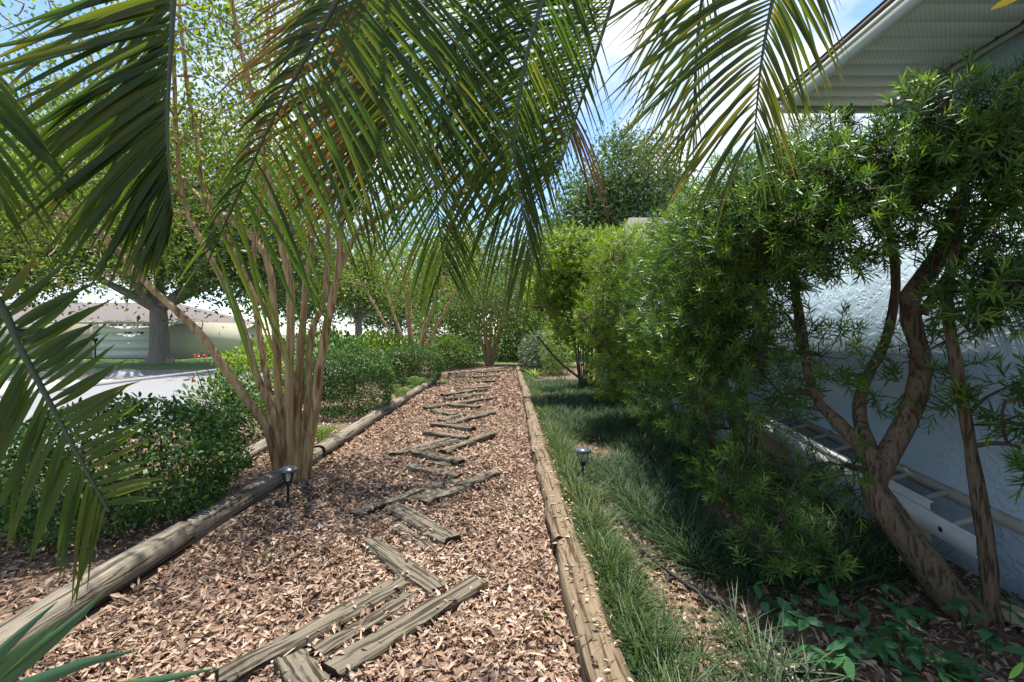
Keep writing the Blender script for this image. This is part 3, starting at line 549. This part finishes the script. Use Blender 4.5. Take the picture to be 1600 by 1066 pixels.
bush('shrub', 'leafy green shrub beside the road kerb left of the hedges', (-5.1, 9.6, .7), (.6, .9, .75), 4200, .075, 'shrublit', T_OVAL, 2.2, .5)
bush('shrub', 'bright yellow-green shrub beyond the clipped hedges', (-4.7, 17.0, .8), (1.4, 1.3, .85), 4200, .12, 'shrublit', T_OVAL, 2.2, .6)
bush('shrub', 'dark green shrub between the hedge and path end', (-2.7, 21.5, .7), (1.1, 1.2, .8), 3600, .12, 'midleaf', T_DIA, 2.2, .6)
bush('shrub', 'silvery grey-leaved plant near the end of the path', (-2.1, 22.6, .6), (.6, .6, .75), 1100, .2, 'silver', T_NEEDLE, 2, .8)
bush('shrub', 'pale silvery shrub at the right end of the path', (1.4, 19.0, .75), (.95, 1.0, .95), 4200, .1, 'silver', T_OVAL, 2.2, .6)
bush('shrub', 'tall green thicket shrub right of the path end', (1.5, 23.5, 1.5), (1.7, 1.5, 1.6), 5200, .16, 'midleaf', T_DIA, 2.2, .6)
bush('shrub', 'green thicket left of the small crape myrtle', (-3.4, 25.5, 1.5), (1.8, 1.5, 1.6), 5200, .16, 'midleaf', T_DIA, 2.2, .6)
bush('shrub', 'low thicket behind the far log', (.1, 28, 1.2), (2.6, 1.3, 1.4), 5200, .17, 'midleaf', T_DIA, 2.2, .6)
bush('shrub', 'light green upright shrub beside the silvery one', (1.75, 16.2, 1.1), (.6, .7, 1.1), 2600, .13, 'shrublit', T_NEEDLE, 2, .7)
# pink flowers on the loose shrub
fl = thing('flowering_sprig', 'thin sprig with pink flowers before the road', 'flower', (-3.95, 6.2, 0)); mb = MB()
for k in range(5): tube(mb, spline([(0, 0, 0), rng.normal(0, .12, 3) + (0, 0, .6), rng.normal(0, .18, 3) + (0, 0, 1.12)], 6), .006, 4)
mb.build('twigs', M['twig'], fl); mb = MB(); pos = rng.normal(0, .2, (40, 3)) + (0, 0, 1.0); leaves(mb, T_OVAL, pos, rdir(40), .07); mb.build('foliage', M['shrublit'], fl)
for k in range(3):
    mb = MB(); n = 14; leaves(mb, T_OVAL, rng.normal(0, .008, (n, 3)), rdir(n), .035); mb.build('flower', M['pink'], fl).location = rng.normal(0, .16, 3) + (0, 0, 1.08)

# ------------------------------------------------------------------ ferns and small plants
def fern(loc, h, n, label, mat='fern'):
    t = thing('fern', label, 'fern', loc, 'ferns along the left bed')
    for k in range(n):
        a = k / n * 6.283 + rng.normal(0, .3); o_ = np.array([math.cos(a), math.sin(a), 0]); ln = h * rng.uniform(.7, 1.1)
        sp = spline([(0, 0, 0), o_ * ln * .3 + (0, 0, ln * .6), o_ * ln * .75 + (0, 0, ln * .62)], 16); mb = MB(); tube(mb, sp, .003, 3)
        T = nrm(np.gradient(sp, axis=0)); sd = nrm(np.cross(T, (0, 0, 1.0)))
        for s in (-1, 1):
            w_ = np.sin(np.linspace(.25, math.pi, 16)) * .1 * h / .5 + .01; scatter(mb, T_NEEDLE, sp, nrm(s * sd + .35 * T), np.cross(sd, T), w_, rng.random(16))
        mb.build('frond', M[mat], t)
fern(G(458, 742), .42, 9, 'small pale fern at the foot of the crape myrtle')
fern(G(520, 700) + (-.15, 0, 0), .5, 12, 'yellow-green fern between the log and the nearer hedge')
fern(G(632, 630) + (-.1, 0, 0), .65, 13, 'light green fern beside the further hedge')
fern(G(655, 612) + (-.1, 0, 0), .6, 12, 'feathery fern at the corner of the further hedge')
fern((-2.95, 5.0, 0), .4, 8, 'wispy fern behind the near left log')
def tuft(name, label, loc, n, ln, mat, cat='plant', wd=1, spread=.9, group=None):
    mb = MB(); a = rng.random(n) * 6.283; d = np.stack([np.cos(a) * spread, np.sin(a) * spread, rng.uniform(.5, 1.6, n)], -1)
    o_ = rng.normal(0, .04, (n, 3)) * (1, 1, 0); tv, tf = T_BLADE[1]; scatter(mb, (tv * (wd, 1, 1), tf), o_, d, np.array([0, 0, 1.0]) + .2 * rdir(n), ln * rng.uniform(.6, 1.15, n), rng.random(n))
    o = mb.build(name, M[mat]); o.location = loc; return tag(o, label, cat, group)
tuft('strap_leaf_plant', 'bright green strap-leaved plant at the right end of the edging', (.95, 17.2, .02), 34, .75, 'shrublit', wd=2.4)
tuft('grass_tuft', 'green grass tuft growing through the far path timbers', (-1.5, 16.0, .02), 60, .32, 'fern', 'grass')
tuft('grass_tuft', 'yellowish grass tuft beside the far left log', (-2.0, 15.0, .02), 70, .28, 'fern', 'grass')
# bare twiggy stems in the left bed
t = thing('twiggy_plant', 'thin twiggy seedling in the leaves behind the near log', 'plant', G(372, 745)); mb = MB(); mbl = MB()
for k in range(7):
    e = np.array([rng.normal(0, .16), rng.normal(0, .16), rng.uniform(.25, .5)]); sp = spline([(0, 0, 0), e * .5 + rng.normal(0, .04, 3), e], 6); tube(mb, sp, .004, 4); leaves(mbl, T_OVAL, sp[2:] + rng.normal(0, .03, (4, 3)), rdir(4), .05)
mb.build('twigs', M['twig'], t); mbl.build('foliage', M['fern'], t)

# ------------------------------------------------------------------ border grass
def blades(mb, cen, per, ln, sp, lean=None):
    n = len(cen); k = n * per; a = rng.random(k) * 6.283; el = rng.uniform(.45, 1.35, k); d = np.stack([np.cos(a) * np.cos(el), np.sin(a) * np.cos(el), np.sin(el)], -1)
    if lean is not None: d = nrm(d + np.array(lean))
    pos = np.repeat(cen, per, 0) + np.stack([np.cos(a), np.sin(a), 0 * a], -1) * rng.random((k, 1)) * sp; wh = rng.integers(0, 3, k)
    sz = np.repeat(rng.uniform(.75, 1.2, n), per) * ln * rng.uniform(.55, 1.2, k); rr = np.clip(np.repeat(rng.random(n) * .6, per) + rng.random(k) * .45, 0, 1); up = np.array([0, 0, 1.0]) + .25 * rdir(k)
    for j in range(3):
        q = wh == j; scatter(mb, T_BLADE[j], pos[q], d[q], up[q], sz[q], rr[q])
mb = MB(); y = np.concatenate([rng.uniform(1.2, 7, 230), rng.uniform(7, 20, 210)]); c = np.stack([.6 + .035 * np.maximum(0, 0 * y) + np.abs(rng.normal(0, .085, len(y))), y, np.full(len(y), .02)], -1); blades(mb, c, 60, .22, .05, (-.1, -.05, 0))
tag(mb.build('border_grass', M['liriope']), 'light green strap grass spilling along the right edging logs', 'grass', kind='stuff')
mb = MB(); n = 2100; c = np.stack([rng.uniform(.85, 2.75, n), rng.uniform(1.7, 15, n) , np.full(n, .015)], -1); g = np.sin(c[:, 0] * 3.3 + c[:, 1] * 1.1) + np.sin(c[:, 1] * 2.1 - c[:, 0] * 2)
hx = np.interp(c[:, 1], [2.2, 2.8, 3.5, 4.4, 5.1], [1.43, 1.27, .99, .92, .86]); near_hose = (np.abs(c[:, 0] - hx) < .14) & (c[:, 1] < 5)
bare = near_hose | (c[:, 1] < 2.9) & (c[:, 0] > 1.35) | (c[:, 0] < 1.15) & (c[:, 1] < 3.4) & (c[:, 1] > 2.0); c = c[(g > -1.15) & ~bare]; blades(mb, c, 46, .25, .07)
tag(mb.build('mondo_grass', M['mondo']), 'dark mondo grass carpeting the shaded right bed', 'grass', kind='stuff')

# ------------------------------------------------------------------ vine with big leaves, bottom right
v_ = thing('creeper', 'trailing creeper with broad dark green leaves at bottom right', 'vine', (2.0, 2.35, 0))
vt = strip([(0,0),(.12,.3),(.4,.52),(.75,.3),(1,0)], .18); mb = MB(); scatter(mb, vt, np.zeros((1, 3)), np.array([[0, 1., 0]]), np.array([[0, 0, 1.]]), [1.], np.array([.5]))
lm = [mb.mesh('leaf', M['vine'])]; stm = MB()
for k in range(70):
    c = np.array([rng.uniform(-.65, .8), rng.uniform(-.33, .4) , 0]); c[1] -= .12 * c[0]; hgt = rng.uniform(.05, .2); top = c + (0, 0, hgt); tube(stm, [c, top], .003, 3); a0 = rng.random() * 6.28
    for j in range(3):
        a = a0 + (j - 1) * 1.15; o = link('leaf', lm[0], v_, loc=top); s = rng.uniform(.07, .115); o.scale = (s, s, s); o.rotation_euler = (rng.normal(-.15, .3), rng.normal(0, .3), a)
stm.build('twigs', M['vine'], v_)
# a yellowing leaf on a twig top right, a fresh leaf bottom right
def sprig(name, label, a, b, mat, n=3, sz=.07):
    t = thing(name, label, 'leaf sprig', a); mb = MB(); tube(mb, [(0, 0, 0), local(t, b)], .003, 5); mb.build('stem', M['twig'], t)
    for k in range(n):
        mb = MB(); tv, tf = strip([(0,0),(.15,.2),(.5,.3),(.8,.2),(1,0)], .1); scatter(mb, (tv, tf), (local(t, b) * (k / n))[None], (local(t, a) * 0 + rng.normal(0, .4, 3) + (-.3, 0, -.9))[None], np.array([[0, -1., .3]]), [sz], rng.random(1)); mb.build('leaf', M[mat], t)
sprig('leaf_sprig', 'yellow and orange leaf hanging under the soffit at top right', P(1610, 20, 1.3), P(1625, -60, 1.3), 'yellow', 2, .09)
sprig('leaf_sprig', 'bright fresh green leaf at the bottom right corner', P(1600, 1035, 1.0), P(1640, 1090, 1.0), 'freshleaf', 2, .05)

# ------------------------------------------------------------------ palms
def leaflet_geo(B, d0, T, ln, wd, droop, nseg=7):
    s = np.linspace(0, 1, nseg + 1)[:, None]; g = np.array([0, 0, -1.0])
    p = B + ln * (d0 * s + g * droop * s ** 2 + np.cross(d0, rng.normal(0, .06, 3)) * s ** 2 + rng.normal(0, .05, 3) * np.maximum(0, s - rng.uniform(.4, .95))); tg = nrm(np.gradient(p, axis=0)); W = nrm(T[None] - (tg @ T)[:, None] * tg + rng.normal(0, .12, 3)); Nn = np.cross(tg, W)
    wv = wd * np.array([.35, .8, 1, .98, .85, .62, .35, .03])[:nseg + 1, None] / 2
    l_, r_, c_ = p - W * wv + Nn * wv * .5, p + W * wv + Nn * wv * .5, p
    v = np.stack([l_, c_, r_], 1).reshape(-1, 3); i = np.arange(nseg)[:, None] * 3
    f = np.concatenate([np.hstack([i, i + 1, i + 4, i + 3]), np.hstack([i + 1, i + 2, i + 5, i + 4])]); return v, f
def frond(parent, pts, t0, n, rows, ln, wd, mat, single, rr=.011, tipfac=.35, sweep=(.35, 1.1), label=None):
    sweep0 = sweep
    """rachis through pts; leaflets from parameter t0 on, in the given rows (side vector, droop)"""
    sp = spline(local(parent, pts), 60); mb = MB(); tube(mb, sp, np.linspace(rr * 1.6, rr * .25, 60), 7); fo = mb.build('frond', M['rachis'], parent, True)
    if label: fo['label'] = label
    Tn = nrm(np.gradient(sp, axis=0)); joined = MB()
    for side, droop, lf, *sw in rows:
        sw = sw[0] if sw else sweep0
        side = np.array(side, float)
        for k in range(n):
            sweep = sw; u = t0 + (1 - t0) * (k + rng.uniform(-.2, .2)) / n; u = min(max(u, 0), .999); x = u * 59; i = int(x); B = sp[i] * (1 - x + i) + sp[min(i + 1, 59)] * (x - i); T = Tn[i]
            q = (u - t0) / (1 - t0); sd = nrm(side - (side @ T) * T); ph = sweep[0] + (sweep[1] - sweep[0]) * q + rng.normal(0, .05)
            d0 = sd * math.cos(ph) + T * math.sin(ph) + rng.normal(0, .04, 3); l_ = ln * lf * (1 - (1 - tipfac) * q ** 1.6) * min(1, .7 + q * 3) * rng.uniform(.9, 1.08)
            v, f = leaflet_geo(B, d0, T, l_, wd * (1 - .4 * q) * rng.uniform(.8, 1.1), droop * rng.uniform(.7, 1.4)); r_ = np.clip(.78 * rng.random() + .3 * (np.repeat(np.linspace(0, 1, 8), 3) ** 4) * rng.random() * 2, 0, 1)
            if single: MB().add(v, [f], r_).build('leaflet', M[mat], fo, True)
            else: joined.add(v, [f], r_)
    if not single: joined.build('leaflets', M[mat], fo, True)['kind'] = 'stuff'
    return fo
CR = np.array([.15, -.55, 3.75])
palm = thing('palm_tree', 'palm with long feathery fronds drooping across the top of the view', 'palm', (CR[0], CR[1], 0))
mb = MB(); z = np.linspace(0, CR[2], 26); tube(mb, np.stack([.04 * np.sin(z), 0 * z, z], -1), .15 + .02 * np.sin(z * 22), 14, True); mb.build('trunk', M['oakbark'], palm, True)
def fr(pts, *a, **k):
    q = [P(*p) for p in pts]; e = q[0] - (q[1] - q[0]) * 1.3; e2 = e * .6 + CR * .4 + np.array((0, 0, .45))
    return frond(palm, [CR, e2, e] + q, *a, **k)
fr([(275, -60, 1.45), (268, 60, 1.42), (262, 170, 1.4), (264, 265, 1.38), (270, 335, 1.37)], .46, 56, [((-1, .05, .0), .12, 1.0), ((-.9, .5, -.02), .13, .8)], .7, .033, 'palm', True, sweep=(.1, 1.15), tipfac=.24, rr=.008)
fr([(560, -60, 1.75), (500, 50, 1.75), (425, 190, 1.75), (320, 420, 1.75)], .42, 48, [((.75, .1, -.8), .3, 1.0), ((-.9, .3, -.2), .5, .42)], .78, .026, 'palm', True, sweep=(.05, .8), tipfac=.55)
fr([(628, -80, 2.3), (618, 40, 2.3), (608, 140, 2.3), (600, 235, 2.3)], .42, 62, [((-.9, .1, -.55), .2, 1.0), ((-.7, .6, -.5), .25, 1.0)], 1.0, .03, 'palmgold', False, sweep=(.1, .75), tipfac=.6)
fr([(690, -80, 2.0), (650, 60, 2.0), (612, 200, 2.0), (560, 330, 2.0)], .45, 54, [((-.85, .2, -.5), .5, .75), ((.6, .2, -.8), .35, .9)], .62, .018, 'palm', False, sweep=(.15, .95))
fr([(760, -70, 2.1), (718, 50, 2.1), (690, 160, 2.1), (682, 300, 2.1), (695, 420, 2.1)], .42, 64, [((-.85, .1, -.5), .4, 1.0), ((.8, .3, -.5), .4, .85)], .7, .019, 'palm', False, sweep=(.2, 1.1))
fr([(985, -80, 2.25), (958, 0, 2.25), (925, 105, 2.25), (893, 205, 2.25), (872, 270, 2.25)], .42, 76, [((-.85, .05, -.5), .25, 1.0), ((-.6, .6, -.5), .3, 1.05)], 1.0, .02, 'palm', False, sweep=(.05, .8), tipfac=.5)
fr([(880, -90, 1.95), (830, 60, 1.95), (806, 190, 1.95), (806, 270, 1.95), (835, 410, 1.95)], .42, 66, [((-.8, .2, -.6), .5, 1.0), ((.5, .5, -.7), .5, .7)], .66, .02, 'palm', False, sweep=(.25, 1.15))
fr([(1228, -90, 2.0), (1205, 10, 2.0), (1188, 110, 2.0), (1178, 225, 2.0)], .40, 44, [((-.85, .1, -.4), .35, 1.0), ((.8, .25, -.5), .5, .55)], .82, .027, 'palmlit', True, sweep=(.2, 1.0), tipfac=.45)
fr([(1120, -110, 2.3), (1095, 10, 2.3), (1086, 120, 2.3), (1084, 210, 2.3)], .5, 34, [((-.8, .1, -.6), .8, .95), ((.3, .5, -.8), .6, .6)], .5, .018, 'palmlit', False, sweep=(.4, 1.2))
fr([(-60, 60, 1.25), (-40, 200, 1.25), (0, 330, 1.25)], .6, 16, [((-.4, .2, -.8), .5, 1), ((.35, .3, -.9), .5, 1)], .3, .02, 'palm', False, sweep=(.6, 1.2))
fr([(905, 60, 2.3), (893, 150, 2.3), (886, 215, 2.3)], .85, 9, [((-.5, .1, -.8), .4, 1), ((.6, .2, -.8), .4, 1)], .42, .013, 'palmdead', False, sweep=(.7, 1.2), rr=.006)
# low palm at the left edge
yp = thing('young_palm', 'low palm frond reaching in from the left edge', 'palm', (-2.0, .75, 0))
mb = MB(); tube(mb, [(0, 0, 0), (0, 0, .45)], [.12, .09], 12, True); mb.build('trunk', M['oakbark'], yp, True)
frond(yp, [(-2.0, .75, .45), (-1.95, .95, 1.5), (-1.65, 1.2, 1.9), P(-30, 440, 1.22), P(40, 560, 1.22), P(105, 680, 1.2), P(170, 800, 1.18)], .55, 30, [((.95, .1, .42), .02, .72, (-.35, .35)), ((-.15, -.1, -1), .12, 1.1, (.55, .8))], .33, .026, 'palm', True, sweep=(-.1, .75), tipfac=.6)
# fan palm blades at the bottom left corner
fp = thing('fan_palm', 'stiff fan palm blades rising in the bottom left corner', 'palm', (-1.5, .62, 0))
mb = MB(); tube(mb, spline([(0, 0, 0), (.05, .1, .4), local(fp, P(-130, 1150, .95))], 10), .012, 8); mb.build('stalk', M['rachis'], fp, True)
for (x, y, d, w_) in [(75, 915, .98, .036), (136, 925, 1.0, .04), (204, 930, 1.02, .042), (238, 962, 1.03, .03), (330, 1030, 1.06, .034), (20, 900, .95, .03), (300, 1075, 1.0, .035)]:
    B = P(-130, 1150, .95); e = P(x, y, d); dd = e - B; l_ = np.linalg.norm(dd); v, f = leaflet_geo(local(fp, B), dd / l_, nrm(np.array([.6, -.2, -.55])), l_, w_, .02); MB().add(v, [f], rng.random()).build('blade', M['fan'], fp, True)

# ------------------------------------------------------------------ across the road
fh = thing('house', 'low cream house with brown shingle roof across the road', 'house', (-33, 31, 0))
def fb(name, lo, hi, mat, par=None): mb = MB(); box(mb, local(fh, lo), local(fh, hi)); return mb.build(name, mat, par or fh)
fb('wall', (-46, 31, 0), (-21.2, 40, 2.45), M['cream'])
mb = MB(); mb.add(local(fh, [(-46.6, 30.4, 2.4), (-20.6, 30.4, 2.4), (-20.6, 40.6, 2.4), (-46.6, 40.6, 2.4), (-42, 35.5, 3.95), (-25, 35.5, 3.95)]), [[(0, 1, 5, 4), (2, 3, 4, 5)], [(1, 2, 5), (3, 0, 4)]]); mb.build('roof', M['shingle'], fh)
fb('fascia', (-46.6, 30.36, 2.25), (-20.6, 30.39, 2.42), M['white'])
gd = fb('garage_door', (-27.2, 30.95, 0), (-22.4, 30.99, 2.1), M['white'])
for k in range(4):
    fb('door_panel', (-27.1, 30.925, .06 + k * .52), (-22.5, 30.948, .5 + k * .52), M['white'], gd)
wn = fb('window', (-38, 30.95, .9), (-35.6, 30.99, 2.05), M['white']); fb('pane', (-37.9, 30.92, 1.0), (-35.7, 30.948, 1.95), plain('dark_glass', (.04, .05, .06), .1), wn)
wn = fb('window', (-32.5, 30.95, .9), (-30.3, 30.99, 2.05), M['white']); fb('pane', (-32.4, 30.92, 1.0), (-30.4, 30.948, 1.95), bpy.data.materials['dark_glass'], wn)
for k, x in enumerate((-24.9, -24.1, -23.0)):
    mb = MB(); tv, tf = T_OVAL; scatter(mb, T_OVAL, local(fh, [(x, 30.88, 1.62), (x, 30.88, 1.62)]), np.array([[.9, 0, .25], [-.6, 0, .5]]), np.array([[0, -1., 0]] * 2), [.34, .22], np.array([.2, .6])); mb.build('wall_ornament', M['black'], fh)
t = thing('post_lamp', 'thin black post lamp in front of the cream house', 'lamp', (-26.2, 30, 0)); mb = MB(); tube(mb, [(0, 0, 0), (0, 0, 1.1)], .05, 8); mb.build('post', M['black'], t); mb = MB(); lathe(mb, [(.04, 1.1), (.13, 1.14), (.15, 1.3), (.05, 1.4), (0, 1.42)], 10); mb.build('lantern', M['black'], t)
mb = MB(); lathe(mb, [(0, .26), (.2, .24), (.42, .16), (.55, 0)], 9); o = mb.build('boulder', M['concrete'], smooth=True); o.location = (-14.5, 18.0, 0); tag(o, 'pale stone lying in the mulch bed across the road', 'stone')
